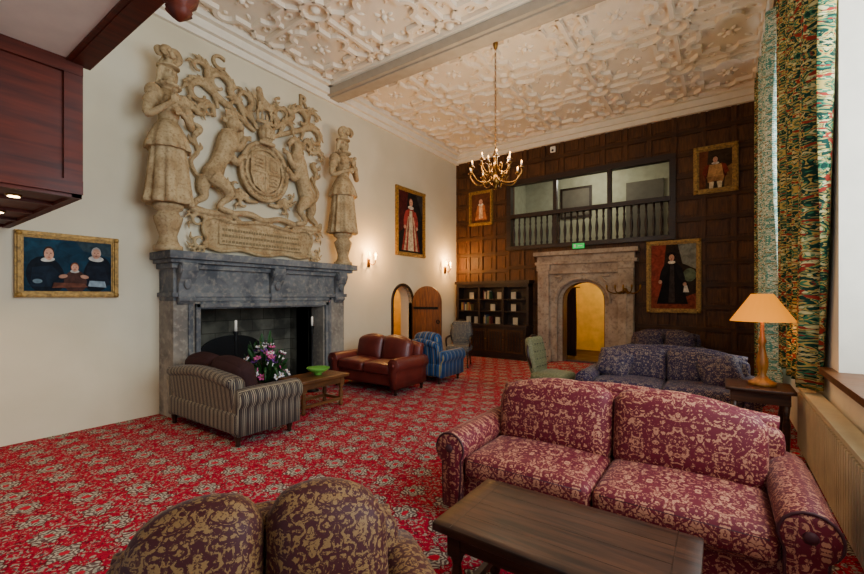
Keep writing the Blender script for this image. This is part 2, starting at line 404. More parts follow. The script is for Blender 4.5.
# strapwork
g=G()
def rib(pts,w=.06,h=.045,closed=False,m=M_ceil):
    n=len(pts); vs=[];fs=[]
    for i,(x,y) in enumerate(pts):
        a=pts[(i-1)%n] if closed or i>0 else pts[i]; b=pts[(i+1)%n] if closed or i<n-1 else pts[i]
        ta=Vector((x-a[0],y-a[1])); tb=Vector((b[0]-x,b[1]-y))
        if ta.length<1e-9: ta=tb
        if tb.length<1e-9: tb=ta
        ta.normalize(); tb.normalize(); t=(ta+tb).normalized(); k=1/max(.5,t.dot(ta)); nx,ny=-t.y*k,t.x*k
        for o,z in ((w/2,0),(w/2.3,-h),(-w/2.3,-h),(-w/2,0)): vs.append((x+nx*o,y+ny*o,z))
    for i in range(n if closed else n-1):
        j=(i+1)%n
        for k in range(3): fs.append((i*4+k,i*4+k+1,j*4+k+1,j*4+k))
    if not closed: fs+= [(0,1,2,3),((n-1)*4,(n-1)*4+1,(n-1)*4+2,(n-1)*4+3)]
    g.add(vs,fs,m)
TA=1.4
def circ(cx,cy,r,a0=0,a1=2*pi,n=20): return [(cx+r*cos(a0+(a1-a0)*i/n),cy+r*sin(a0+(a1-a0)*i/n)) for i in range(n+1)]
h_=TA/2; hh_=.065
q=[];s_=.4
for k in range(4):
    R=Matrix.Rotation(k*pi/2,2)
    for pnt in [(s_,-s_),(s_,-.15)]+[(s_+.15*cos(a),.15*sin(a)) for a in [(-pi/2+pi*i/8) for i in range(1,8)]]+[(s_,.15)]: q.append(tuple(R@Vector(pnt)))
rib(q,.07,hh_,closed=True)
for sx in (-1,1):
    for sy in (-1,1):
        rib([(sx*s_,sy*s_),(sx*.56,sy*.56)],.06,hh_)
        a0_=math.atan2(-sy,-sx); rib(circ(sx*h_,sy*h_,.2,a0_-pi/4,a0_+pi/4,8),.06,hh_)
for k in range(4):
    R=Matrix.Rotation(k*pi/2,2)
    if k<2: rib([tuple(R@Vector(p_)) for p_ in ((h_,-.5),(h_,.5))],.07,hh_)
    rib([tuple(R@Vector(p_)) for p_ in ((.55,.0),(h_,0))],.05,hh_-.01)
    for sy in (-1,1):
        sc_=[tuple(R@Vector((.555+.075*(1-i/14)*cos(i*.5-1.6),sy*(.27+.09*(1-i/14)*sin(i*.5-1.6))))) for i in range(11)]
        rib(sc_,.026,.03)
    c=R@Vector((.25,.25)); g.sph((c.x,c.y,0),(.075,.03,.022),M_ceil,8,Matrix.Rotation(k*pi/2+pi/4,3,'Z'))
    c=R@Vector((.43,0)); g.sph((c.x,c.y,0),(.04,.04,.03),M_ceil,10)
g.sph((0,0,0),(.05,.05,.06),M_ceil,10)
for k in range(6): g.sph((.11*cos(k*pi/3),.11*sin(k*pi/3),0),(.055,.028,.028),M_ceil,8,Matrix.Rotation(k*pi/3,3,'Z'))
g.sph((h_,h_,0),(.08,.08,.08),M_ceil,12)
def tiles(y0,ny):
    o=g.obj('ceiling_strapwork',(XL+.22+TA/2-.1,y0,ZC))
    for ax,nn in ((0,5),(1,ny)):
        m_=o.modifiers.new('a','ARRAY'); m_.count=nn; m_.use_relative_offset=False; m_.use_constant_offset=True
        v=[0,0,0]; v[ax]=TA; m_.constant_offset_displace=v
tiles(5.82+TA/2+.03,3); tiles(5.34-TA/2-.03-2*TA-.0,3)
# gallery overhang at near-left
g=G()
g.box(XL,-3.97,-2.5,1.05,2.37,3.36,M_mahog)
for y in (-2.2,-1.1,0.0,1.05-.05): g.box(-3.97,-3.945,y-.06,min(1.05,y+.06),2.37,3.36,M_mahog)
for z in (2.37,3.26): g.box(-3.97,-3.94,-2.5,1.05,z,z+.1,M_mahog)
for x in (XL+.0,-5.7,-5.1,-4.5,-4.03): g.box(x,x+.06,-2.5,1.05,2.345,2.37,M_mahog)
for y in (-.8,-.2,.4,.99): g.box(XL,-3.97,y,y+.06,2.343,2.37,M_mahog)
for x,y in ((-4.2,.72),(-5.1,.78),(-4.8,.15)):
    g.lathe([(.045,2.345),(.05,2.335),(.04,2.33)],(x,y,0),M_brass,16); g.lathe([(.033,2.332),(.033,2.326)],(x,y,0),M_down,16)
g.obj('gallery_overhang')
for x,y in ((-4.2,.72),(-5.1,.78)): light('downlight','SPOT',(x,y,2.3),50,(1,.7,.4),.03,(0,0,0),spot=2.2)
g=G(); g.box(-3.97,XR,-2.5,1.0,3.36,3.6,M_white); g.obj('ceiling_gallery')
g=G(); g.box(-3.97,XR,.98,1.1,3.34,3.62,M_mahog); g.box(-3.97,XR,.95,1.0,3.345,3.38,M_mahog)
g.lathe([(.05,3.36),(.07,3.32),(.045,3.28),(.085,3.24),(.1,3.19),(.085,3.13),(.05,3.09),(.065,3.07),(.035,3.04),(.01,3.02)],(-2.38,1.04,0.06),M_mahog,20,lambda a,z:1+.08*cos(8*a))
g.obj('gallery_edge_beam')

# ---------------------------------------------------------------- fireplace
g=G(); FX=-5.88; Y0,Y1=2.5,5.5; O0,O1=2.85,5.0; OZ=1.43
g.box(XL,FX,Y0,O0,0,1.55,M_stoneR); g.box(XL,FX,O1,Y1,0,1.55,M_stoneR)
g.box(XL,FX,O0,O1,OZ,1.55,M_stone); g.box(XL,FX-.0,Y0,Y1,1.55,2.05,M_stone)
for o,t in ((.0,.05),(.09,.025)):
    g.box(FX,FX+t,O0-.08-o,O0-.02-o,0,OZ+.08+o,M_stone); g.box(FX,FX+t,O1+.02+o,O1+.08+o,0,OZ+.08+o,M_stone); g.box(FX,FX+t,O0-.08-o,O1+.08+o,OZ+.02+o,OZ+.08+o,M_stone)
g.box(XL,FX+.05,Y0-.03,Y1+.03,1.6,1.66,M_stone)
g.box(XL,FX+.06,Y0-.04,Y1+.04,1.98,2.05,M_stone); g.box(XL,FX+.13,Y0-.08,Y1+.1,2.05,2.1,M_stone); g.box(XL,FX+.2,Y0-.12,Y1+.16,2.1,2.2,M_stone)
for y in (Y0+.14,4.0,Y1-.16):
    pr=[(FX,1.5),(FX+.03,1.5),(FX+.08,1.56),(FX+.06,1.66),(FX+.07,1.78),(FX+.13,1.86),(FX+.17,1.95),(FX+.16,2.05),(FX,2.05)]
    g.prism(pr,lambda u,v,w:(u,w,v),y-.1,y+.1,M_stone)
    g.tube([(FX+.1,y-.115,1.97,.06),(FX+.1,y+.115,1.97,.06)],M_stone,12,1); g.tube([(FX+.05,y-.105,1.57,.04),(FX+.05,y+.105,1.57,.04)],M_stone,12,1)
    g.sph((FX+.09,y,1.78),(.04,.05,.08),M_stone)
bk=XL-.55
g.box(bk-.1,bk,O0-.1,O1+.1,0,1.9,M_brick); g.box(bk,XL+.1,O0-.1,O0,0,1.7,M_brick); g.box(bk,XL+.1,O1,O1+.1,0,1.7,M_brick); g.box(bk,XL,O0,O1,1.45,1.7,M_brick)
g.box(bk,FX+.02,O0-.1,O1+.1,0,.03,M_stone)
g.obj('stone_fireplace',bevel=.008)
g=G()
for y in (3.45,4.15):
    g.box(-6.45,-5.95,y-.02,y+.02,.16,.2,M_iron); g.lathe([(.07,.03),(.03,.1),(.02,.2),(.035,.3),(.02,.36),(.05,.46),(.055,.5),(.01,.56)],(-5.93,y,0),M_iron,12)
for k in range(7): g.tube([(-6.4+.06*k,3.4,.2,.012),(-6.4+.06*k,4.2,.2,.012)],M_iron,6,2)
for k in range(9): g.tube([(-6.02,3.45+k*.088,.18,.012),(-6.0,3.45+k*.088,.5,.012)],M_iron,6,2)
g.tube([(-6.0,3.42,.5,.015),(-6.0,4.2,.5,.015)],M_iron,6,2); g.tube([(-6.0,3.42,.36,.012),(-6.0,4.2,.36,.012)],M_iron,6,2)
g.prism([(3.3,.03)]+arch(3.3,4.35,.7,.25)+[(4.35,.03)],YZ,bk,bk+.04,M_iron)
for k in range(6): g.tube([(-6.25+.05*(k%3),3.5+.02*k,.27+.06*(k//3),.05),(-6.2,4.05+.02*k,.28+.06*(k//3),.045)],M_leg,8,3)
g.obj('fire_grate')
for y in (3.25,4.6):
    g=G(); g.lathe([(.12,.0),(.11,.03),(.03,.06),(.022,.3),(.04,.36),(.02,.42),(.018,.95),(.03,1.0),(.018,1.04),(.04,1.09),(.035,1.11)],(-5.7,y,0),M_iron,16)
    g.lathe([(.018,1.11),(.018,1.26),(.008,1.27)],(-5.7,y,0),M_candle,12); g.obj('tall_candlestick')

# ---------------------------------------------------------------- statues
def statue(loc,mir=1):
    g=G(); m=M_carve
    def fold(a,z): return 1+.1*(1-z/1.15)*cos(10*a+1.5*sin(2*a))+.045*cos(19*a)*(1-z/1.1)
    g.lathe([(.01,0),(.26,.0),(.275,.03),(.26,.1),(.24,.3),(.22,.5),(.205,.7),(.19,.85),(.16,.97),(.125,1.05),(.105,1.1),(.01,1.11)],(0,0,0),m,60,fold)
    g.lathe([(.15,.72),(.26,.70),(.265,.73),(.23,.85),(.17,.99),(.125,1.06),(.05,1.07)],(0,0,0),m,48,lambda a,z:1+.07*cos(11*a)*(1.1-z)*2)
    g.tube([(0,0,1.02,.115),(0,0,1.1,.11),(0,.01,1.25,.14),(0,.01,1.38,.15),(0,0,1.46,.12),(0,0,1.52,.06),(0,0,1.6,.05)],m,16,4)
    for sx in (-.065,.065): g.sph((sx,.11,1.33),.065,m)
    g.lathe([(.06,1.5),(.15,1.53),(.155,1.555),(.07,1.565)],(0,0,0),m,40,lambda a,z:1+.07*cos(14*a))
    for s in (-1,1):
        g.sph((s*.19,0,1.4),(.095,.1,.11),m,14); g.sph((s*.235,.02,1.27),(.08,.085,.09),m,14)
    for s,el,wr,hd in ((-1,(-.27,.06,1.08),(-.1,.2,1.14),(0,.24,1.17)),(1,(.28,.05,1.08),(.15,.2,1.2),(.08,.24,1.28))):
        g.tube([(s*.235,.02,1.3,.068),(*el,.048),(*wr,.034),(*hd,.028)],m,10,5)
        d=(Vector(hd)-Vector(wr)).normalized(); sd=d.cross(Vector((0,1,0))).normalized(); b=Vector(hd)
        g.sph(b+d*.01,(.04,.025,.045),m)
        for k in range(4):
            o=b+sd*(k-1.5)*.02; L=(.075,.09,.085,.065)[k]
            g.tube([(*(o),.011),(*(o+d*L*.6+Vector((0,.01,0))),.01),(*(o+d*L+Vector((0,-.012,0))),.008)],m,6,3)
        o=b-sd*.035; g.tube([(*o,.012),(*(o-sd*.02+d*.03),.011),(*(o-sd*.015+d*.055),.008)],m,6,3)
    g.tube([(.08,.26,1.26,.012),(.08,.27,1.38,.012)],m,6,2); g.sph((.08,.27,1.4),.035,m)
    g.sph((0,.0,1.69),(.08,.095,.115),m,18); g.sph((0,.02,1.62),(.055,.07,.06),m,12)
    g.tube([(0,.09,1.72,.012),(0,.115,1.685,.018),(0,.095,1.672,.012)],m,8,3)
    for s in (-1,1):
        g.sph((s*.034,.085,1.712),(.016,.012,.009),m,8); g.sph((s*.082,0,1.69),(.015,.022,.03),m,8)
        g.tube([(s*.015,.093,1.732,.006),(s*.05,.08,1.733,.006)],m,6,2)
        g.tube([(s*.05,0,1.78,.04),(s*.1,-.01,1.72,.035),(s*.1,-.03,1.62,.03),(s*.13,-.02,1.56,.02)],m,8,4)
    g.tube([(-.025,.088,1.648,.007),(0,.097,1.65,.01),(.025,.088,1.648,.007)],m,6,3)
    g.sph((0,.075,1.61),(.025,.02,.018),m,8)
    g.lathe([(.09,1.775),(.135,1.785),(.135,1.805),(.09,1.81),(.08,1.84),(.05,1.87),(.01,1.88)],(0,0,0),m,24)
    for k,(a,b,r_) in enumerate(((-.05,.05,.05),(.05,.05,.05),(-.01,.0,.06),(.08,-.03,.045))):
        g.tube([(a,b,1.83,.03),(a-.06,b+.01,1.92,.045),(a,b+.03,1.985,.05),(a+.07,b+.05,1.96,.042),(a+.07,b+.07,1.9,.03),(a+.03,b+.08,1.9,.02)],m,8,4)
    for v in g.v: v.x*=mir
    o=g.obj('caryatid_statue',loc,rz=-pi/2+.15*mir,remesh=.0085)
    g=G(); g.lathe([(.17,0),(.17,.06),(.135,.08),(.11,.13),(.1,.2),(.13,.3),(.155,.38),(.165,.44),(.12,.5),(.12,.52),(.17,.55),(.18,.6),(.1,.61)],(0,0,0),m,32,lambda a,z:1+.03*cos(12*a)*(.1<z<.5))
    g.obj('pedestal',(0,0,-.608),parent=o)
statue((-5.93,2.46,2.81),1); statue((-5.93,5.52,2.81),-1)

# ---------------------------------------------------------------- royal arms
g=G(); m=M_carve
P=lambda u,v,w,r:(XL+w,4.02+u,v,r)
def T(pts,n=8,k=5): g.tube([P(*p) for p in pts],m,n,k)
def B(u,v,w,ru,rv,rw): g.sph((XL+w,4.02+u,v),(rw,ru,rv),m,12)
def beast(s,lion):
    T([(s*.9,3.3,.1,.12),(s*.86,3.42,.12,.15),(s*.78,3.6,.13,.12),(s*.7,3.8,.14,.135),(s*.64,3.97,.14,.15),(s*.6,4.12,.13,.12)],12)
    T([(s*.88,3.38,.16,.13),(s*.72,3.26,.2,.1),(s*.64,3.13,.2,.065),(s*.74,3.02,.18,.045),(s*.78,2.94,.17,.04),(s*.66,2.9,.18,.045),(s*.58,2.9,.18,.035)],10)
    T([(s*.94,3.36,.08,.12),(s*.98,3.2,.08,.09),(s*.96,3.08,.08,.06),(s*1.08,2.98,.08,.045),(s*1.1,2.9,.08,.04),(s*1.0,2.87,.09,.045),(s*.92,2.87,.09,.03)],10)
    T([(s*.64,4.0,.18,.09),(s*.52,3.9,.2,.07),(s*.44,3.96,.2,.05),(s*.4,4.06,.2,.045),(s*.33,4.1,.18,.04)],10)
    T([(s*.68,3.86,.16,.08),(s*.56,3.7,.18,.062),(s*.5,3.68,.18,.05),(s*.45,3.76,.18,.042),(s*.4,3.8,.17,.04)],10)
    T([(s*.92,3.34,.08,.035),(s*1.06,3.38,.08,.03),(s*1.14,3.55,.08,.028),(s*1.04,3.72,.08,.028),(s*1.1,3.9,.08,.035),(s*1.02,4.05,.08,.05),(s*1.12,4.12,.08,.01)],8)
    for a,b in ((1.0,3.78),(1.16,3.86),(1.17,4.02)): T([(s*1.07,b-.05,.08,.02),(s*a,b,.08,.03),(s*(a+.02),b+.08,.08,.005)])
    if lion:
        B(s*.57,4.24,.19,.115,.12,.11); B(s*.5,4.2,.26,.06,.05,.05); B(s*.5,4.17,.25,.04,.03,.06)
        for a in (-.04,.04): B(s*(.53+a),4.27,.28,.016,.013,.015)
        B(s*.66,4.36,.17,.035,.035,.03); B(s*.5,4.36,.17,.03,.035,.03)
        for k in range(14):
            a=.8+k*.36; T([(s*(.58+.08*cos(a)),4.2+.1*sin(a),.16,.04),(s*(.59+.17*cos(a)),4.16+.17*sin(a),.16,.038),(s*(.6+.2*cos(a+.3)),4.14+.21*sin(a+.3),.14,.012)],7,3)
        for k in range(5): T([(s*(.5+.045*k),4.36,.18,.016),(s*(.49+.05*k),4.45,.18,.02)],6,2)
        T([(s*.48,4.37,.2,.02),(s*.7,4.37,.2,.02)])
    else:
        T([(s*.62,4.08,.13,.11),(s*.62,4.22,.16,.08),(s*.58,4.33,.18,.075),(s*.5,4.33,.19,.06),(s*.42,4.25,.2,.04),(s*.39,4.22,.2,.035)],10)
        T([(s*.55,4.38,.18,.025),(s*.44,4.6,.18,.004)],8,4); T([(s*.42,4.2,.2,.02),(s*.43,4.12,.2,.008)])
        for q_ in (.58,.64): T([(s*q_,4.38,.16,.02),(s*q_,4.46,.16,.004)])
        for k in range(6): T([(s*(.64+.01*k),4.36-.07*k,.14,.03),(s*(.74+.01*k),4.36-.08*k,.12,.028),(s*(.77),4.3-.08*k,.1,.006)],7,3)
        B(s*.5,4.35,.25,.014,.012,.012)
    for L in ((.33,4.1),(.4,3.8)):
        for a in (-.03,0,.03): B(s*(L[0]-.02),L[1]+a,.2,.03,.014,.03)
beast(-1,True); beast(1,False)
for R_,r_ in ((.42,.035),(.33,.022)):
    vs=[(0,R_*cos(a*pi/16),R_*1.12*sin(a*pi/16)) for a in range(32)]
    g.tube([(XL+.13,4.02+v[1],3.66+v[2],r_) for v in vs+vs[:1]],m,8,0)
g.prism([(4.02+.42*cos(a*pi/16),3.66+.47*sin(a*pi/16)) for a in range(32)],YZ,XL,XL+.1,m)
for a in range(22): g.sph((XL+.11,4.02+.375*cos(a*2*pi/22),3.66+.42*sin(a*2*pi/22)),(.02,.024,.03),m,6)
sh=[(-.25,3.92),(.25,3.92),(.26,3.6),(.2,3.42),(0,3.3),(-.2,3.42),(-.26,3.6)]
g.prism([(4.02+a,b) for a,b in sh],YZ,XL,XL+.155,m); 
T([(a,b,.155,.014) for a,b in sh+sh[:1]],6,0)
T([(-.25,3.64,.165,.014),(.25,3.64,.165,.014)],6,2); T([(0,3.92,.165,.014),(0,3.32,.165,.014)],6,2)
for a,b in ((-.13,3.78),(.13,3.5)):
    for k in range(3): T([(a-.07,b+.07-.06*k,.165,.016),(a,b+.08-.06*k,.175,.02),(a+.08,b+.06-.06*k,.165,.012)],6,3)
T([(.08,3.7,.165,.014),(.08,3.86,.165,.014),(.2,3.86,.165,.014),(.2,3.7,.165,.014),(.08,3.7,.165,.014)],6,2)
for k in range(5): T([(-.18+.035*k,3.45,.165,.009),(-.18+.035*k,3.58,.165,.009)],5,2)
B(0,4.28,.17,.13,.16,.13)
for k in range(5): T([(-.07+.035*k,4.18,.28,.012),(-.07+.035*k,4.34,.29,.012)],6,2)
T([(-.13,4.13,.18,.035),(0,4.1,.25,.035),(.13,4.13,.18,.035)])
T([(-.17,4.47,.15,.03),(0,4.45,.22,.03),(.17,4.47,.15,.03)])
for k in range(5):
    a=-.16+.08*k; T([(a,4.47,.18,.02),(a,4.56,.18,.026),(a,4.61,.18,.01)],6,3)
T([(-.16,4.56,.15,.02),(-.08,4.68,.16,.02),(0,4.7,.17,.03),(.08,4.68,.16,.02),(.16,4.56,.15,.02)])
T([(.15,4.74,.15,.05),(.0,4.77,.16,.06),(-.1,4.83,.17,.06),(-.13,4.92,.18,.05)],10); B(-.15,4.94,.2,.055,.06,.05)
for a in (.17,.1,-.06,-.12): T([(a,4.76,.16,.03),(a-.02,4.64,.17,.022),(a-.05,4.63,.18,.022)],6,3)
T([(.17,4.76,.12,.02),(.26,4.84,.12,.018),(.2,4.95,.12,.018),(.28,5.0,.12,.03)])
def plume(s,p0,c,R0,a0,turn,w=.055,z=.08):
    pts=[(s*p0[0],p0[1],z,w*.6)]
    n_=12
    for i in range(n_):
        t=i/(n_-1); a=a0+turn*t; r=R0*(1-.75*t); pts.append((s*(c[0]+r*cos(a)),c[1]+r*sin(a),z+.04*t,w*(1.0-.6*t)))
    T(pts,8,4)
    for i in (1,2,3,4,6):
        t=i/(n_-1); a=a0+turn*t; r=R0*(1-.75*t); dd=-.5 if turn<0 else .5
        T([(s*(c[0]+r*cos(a)),c[1]+r*sin(a),z,w*.6),(s*(c[0]+(r+.06)*cos(a)),c[1]+(r+.06)*sin(a),z,w*.6),(s*(c[0]+(r+.1)*cos(a+dd)),c[1]+(r+.1)*sin(a+dd),z,.008)],6,3)
for s in (-1,1):
    plume(s,(.1,4.35),(.36,4.74),.17,-2.2,-5.0,.05)
    plume(s,(.12,4.4),(.74,4.8),.21,3.4,-5.6,.055)
    plume(s,(.15,4.3),(1.02,4.55),.2,2.4,-5.4,.055)
    plume(s,(.75,4.45),(1.04,4.92),.14,-2.8,-5.2,.045)
    plume(s,(.95,4.3),(1.14,4.22),.11,2.6,-5.2,.04)
    plume(s,(.3,4.4),(.5,4.56),.11,3.0,-5.0,.04)
    plume(s,(.8,4.3),(.88,4.35),.1,2.0,-5.0,.04)
    plume(s,(.1,3.15),(.35,3.08),.11,2.5,-5.0,.04)
    plume(s,(.3,3.2),(.48,3.35),.1,-2.5,5.0,.035)
T([(-1.2,2.98,.08,.03),(-1.1,2.86,.12,.05),(-.7,2.86,.1,.05),(-.3,2.92,.14,.05),(0,2.86,.1,.05),(.3,2.92,.14,.05),(.7,2.86,.1,.05),(1.1,2.86,.12,.05),(1.2,2.98,.08,.03)],8)
cp=[(-.95,2.75),(-.8,2.8),(-.5,2.76),(0,2.82),(.5,2.76),(.8,2.8),(.95,2.75),(.98,2.6),(.92,2.45),(.96,2.36),(.7,2.3),(.4,2.34),(0,2.28),(-.4,2.34),(-.7,2.3),(-.96,2.36),(-.92,2.45),(-.98,2.6)]
g.prism([(4.02+a,b) for a,b in cp],YZ,XL,XL+.08,m)
T([(a,b,.09,.03) for a,b in cp+cp[:1]],8,3)
g.prism([(4.02+a,b) for a,b in ((-.75,2.7),(.75,2.7),(.75,2.4),(-.75,2.4))],YZ,XL,XL+.11,m)
for s in (-1,1):
    plume(s,(.9,2.75),(1.06,2.7),.12,2.5,-5.2,.035,.1); plume(s,(.9,2.4),(1.04,2.42),.11,-2.5,5.2,.035,.1); plume(s,(.4,2.8),(.62,2.9),.08,-2.5,5.,.03,.1)
g.obj('royal_coat_of_arms',remesh=.0095)
M_let=plain('lettering_brown','7c6a48',.9)  # plain brown for the raised inscription strips
g=G()
for k in range(3):
    x=-.7
    while x<.68:
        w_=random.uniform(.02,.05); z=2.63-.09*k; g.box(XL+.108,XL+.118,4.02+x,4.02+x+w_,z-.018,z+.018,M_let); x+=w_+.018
g.obj('inscription_lettering')
for ch,y in (('C',3.3),('R',4.86)):
    cu=D.curves.new('letter','FONT'); cu.body=ch; cu.size=.3; cu.extrude=.02; cu.bevel_depth=.008; cu.align_x='CENTER'
    o=D.objects.new('wall_letter_%s'%ch.lower(),cu); S.collection.objects.link(o); o.location=(XL+.025,y,5.08); o.rotation_euler=(pi/2,0,pi/2); cu.materials.append(M_carve)

# ---------------------------------------------------------------- seating
def sofa(name,loc,rz,L,Dp,n,fab,leg=M_leg,seat=None,backc=None,H_=.88,aH=.6,hump=.04,aw=.2,pipe=None,throw=None,bh=.46,fr=0):
    g=G(); seat=seat or fab; backc=backc or fab; hd=Dp/2; pipe=pipe or fab
    g.soft((0,.02,.25),(L-.14,Dp-.12,.24),.04,fab,8)
    il=L-2*aw; cw=il/n
    for i in range(n):
        cx=-il/2+cw*(i+.5)
        g.soft((cx,-.1,.41),(cw-.004,Dp-.24,.17),.06,seat,12,puff=(0,.0,.035))
        for zz in (.36,.46): g.tube([(cx-cw/2+.05,-.1-(Dp-.24)/2+.012,zz,.007),(cx+cw/2-.05,-.1-(Dp-.24)/2+.012,zz,.007)],pipe,6,2)
    R=Matrix.Rotation(-.2,3,'X')
    def camel(w,t):
        w=w.copy()
        if w.z>0: w.z+=hump*1.6*cos(t[0]*pi/2)*t[2] if t[2]>0 else 0
        return w
    g.soft((0,hd-.13,.49-fr/2),(L-.22,.17,H_-.32-fr),.07,fab,12,R=Matrix.Rotation(-.12,3,'X'),fn=camel)
    g.tube([(-L/2+.14,hd-.06,H_-.13-fr,.06),(0,hd-.05,H_-.1+hump-fr,.065),(L/2-.14,hd-.06,H_-.13-fr,.06)],fab,12,6)
    for i in range(n):
        cx=-il/2+cw*(i+.5); s=1 if i>=n/2 else -1
        def ff(w,t,s=s):
            w=w.copy()
            if t[2]>0: w.z+=t[2]*(hump*cos(t[0]*pi/2)-(hump*.9*(s*t[0]+1)/2 if n>1 else 0))
            return w
        g.soft((cx,hd-.29,.43+bh/2),(cw-.006,.2,bh),.085,backc,14,R=R,puff=(0,.05,.01),fn=ff)
    for s in (-1,1):
        prof=[(.02,.12),(.0,.35),(-.0,.46)]
        cxx,czz,rr=.09,aH-.11,.115
        for k in range(13):
            a=pi*1.02-k*(pi*1.33)/12; prof.append((cxx+rr*cos(a),czz+rr*sin(a)))
        prof+=[(.15,.34),(.145,.12)]
        x0=s*(L/2-aw); N=len(prof); vs=[];fs=[]; ring=[(-hd+.0,.86),(-hd+.012,.96),(-hd+.035,1),(-hd*.3,1),(hd*.5,1.0),(hd-.06,.97)]
        mx=.08;mz=.36
        for (y,k) in ring:
            for (u,v) in prof: vs.append((x0+s*(mx+(u-mx)*k),y,mz+(v-mz)*(k if v>mz else 1)))
        for i in range(len(ring)-1):
            for j in range(N): fs.append((i*N+j,i*N+(j+1)%N,(i+1)*N+(j+1)%N,(i+1)*N+j))
        fs.append(list(range(N))); fs.append([(len(ring)-1)*N+j for j in range(N)])
        g.add(vs,fs,fab,True)
        g.tube([(x0+s*(mx+(u-mx)*.97),-hd+.012,mz+(v-mz)*(.97 if v>mz else 1),.008) for u,v in prof],pipe,6,0)
        g.sph((x0+s*.09,-hd+.0,aH-.11),(.03,.015,.03),pipe,10)
    for sx in (-1,1):
        for sy in (-1,1):
            g.lathe([(.018,0),(.03,.02),(.022,.04),(.035,.08),(.04,.11),(.045,.15)],(sx*(L/2-.13),sy*(hd-.1),0),leg,12)
    if throw: throw(g)
    return g.obj(name,loc,rz)
def cush1(g):
    g.soft((.3,.0,.64),(.42,.14,.4),.07,F_stripeB,10,R=Matrix.Rotation(-.5,3,'X')@Matrix.Rotation(.2,3,'Y'),puff=(0,.04,0))
    g.soft((-.15,.02,.66),(.42,.14,.4),.07,F_brown,10,R=Matrix.Rotation(-.5,3,'X')@Matrix.Rotation(-.1,3,'Y'),puff=(0,.04,0))
def cush2(g):
    for x,a in ((-.62,.25),(.6,-.3)): g.soft((x,-.0,.66),(.44,.14,.4),.07,F_blue,10,R=Matrix.Rotation(-.45,3,'X')@Matrix.Rotation(a,3,'Y'),puff=(0,.05,0))
pip=plain('dark_burgundy_piping','3a0610',.7)
sofa('damask_sofa',(-.62,2.95,0),0,2.12,.98,2,F_red,hump=.06,H_=.92,aH=.64,bh=.5,pipe=pip)
sofa('gold_damask_sofa',(-1.19,.77,0),pi/2-.6,1.28,.88,2,F_gold,hump=.06,H_=.8,bh=.44,fr=.06,aH=.56)
sofa('striped_sofa',(-4.95,2.75,0),pi,1.72,.84,2,F_stripeB,seat=F_brown,backc=F_brown,H_=.8,aH=.62,throw=cush1)
sofa('leather_sofa',(-5.0,5.5,0),0,1.64,.9,2,M_leather,hump=.05,H_=.86)
sofa('blue_striped_armchair',(-4.6,6.62,0),pi,1.0,.85,1,F_stripeU,H_=.82)
sofa('navy_floral_sofa',(-.6,6.25,0),0,2.05,.95,2,F_blue,hump=.06,H_=.9,throw=cush2)
sofa('navy_floral_settee',(-.95,9.6,0),0,1.5,.85,2,F_blue,hump=.06,H_=.9)
def table(name,loc,L,W,h,m,rz=0,top=.045):
    g=G(); g.soft((0,0,h-top/2),(L,W,top),.008,m,6); g.box(-L/2+.06,L/2-.06,-W/2+.06,W/2-.06,h-top-.09,h-top,m)
    for k in range(1,4): g.box(-L/2+.1,L/2-.1,-W/2+W*k/4-.002,-W/2+W*k/4+.002,h-.001,h+.0006,M_leg)
    for sx in (-1,1): g.box(sx*(L/2-.1)-.002,sx*(L/2-.1)+.002,-W/2+.004,W/2-.004,h-.001,h+.0006,M_leg)
    for sx in (-1,1):
        for sy in (-1,1):
            x,y=sx*(L/2-.09),sy*(W/2-.09)
            g.box(x-.035,x+.035,y-.035,y+.035,h-top-.13,h-top,m)
            g.lathe([(.025,0),(.035,.03),(.022,.07),(.03,.12),(.036,(h-.2)*.6),(.02,h-.22),(.032,h-.19),(.03,h-.16)],(x,y,0),m,14)
    for sy in (-1,1): g.box(-L/2+.09,L/2-.09,sy*(W/2-.09)-.015,sy*(W/2-.09)+.015,.08,.12,m)
    for sx in (-1,1): g.box(sx*(L/2-.09)-.015,sx*(L/2-.09)+.015,-W/2+.09,W/2-.09,.08,.12,m)
    return g.obj(name,loc,rz)
table('oak_coffee_table',(-.61,1.96,0),1.1,.6,.5,M_table)
table('fireside_coffee_table',(-4.8,3.92,0),.85,.54,.47,M_table2,rz=pi/2)
g=G(); mg=plain('green_glaze','5f9a3a',.2)
g.lathe([(.06,0),(.05,.02),(.13,.06),(.17,.1),(.165,.105),(.12,.07),(.03,.035),(.005,.035)],(0,0,0),mg,24); g.obj('green_bowl',(-4.8,3.98,.472))
g=G(); ml=plain('leaf_green','1f4a1c',.5); mp=plain('pink_petal','c8508c',.6); mw=plain('white_petal','e8e0e0',.6); mv=plain('purple_petal','6a2a80',.6)
g.lathe([(.1,0),(.13,.03),(.15,.2),(.12,.33),(.14,.36),(.12,.36),(.05,.3)],(0,0,0),M_black,20)
for i in range(95):
    a=random.uniform(0,2*pi); e=random.uniform(.05,1.4); R_=random.uniform(.24,.34)
    c=Vector((R_*cos(a)*cos(e),R_*1.0*sin(a)*cos(e),.42+R_*1.6*sin(e)))
    g.tube([(0,0,.34,.006),(c.x*.5,c.y*.5,.34+(c.z-.34)*.6,.005),(c.x,c.y,c.z,.004)],ml,5,2)
    d=(c-Vector((0,0,.3))).normalized()
    if i<50:
        mm=random.choice((mp,mw,mp,mw,mv))
        q=d.to_track_quat('Z','Y').to_matrix()
        for k in range(6):
            b=k*pi/3; o=q@Vector((.03*cos(b),.03*sin(b),.01)); g.sph(c+o,(.03,.016,.01),mm,8,q@Matrix.Rotation(b,3,'Z')@Matrix.Rotation(-.5,3,'Y'))
        g.sph(c+d*.015,.012,M_gold,6)
    else:
        q=d.to_track_quat('Z','Y').to_matrix()
        g.sph(c+d*.06,(.03,.006,.11),ml,8,q@Matrix.Rotation(random.uniform(0,3),3,'Z'))
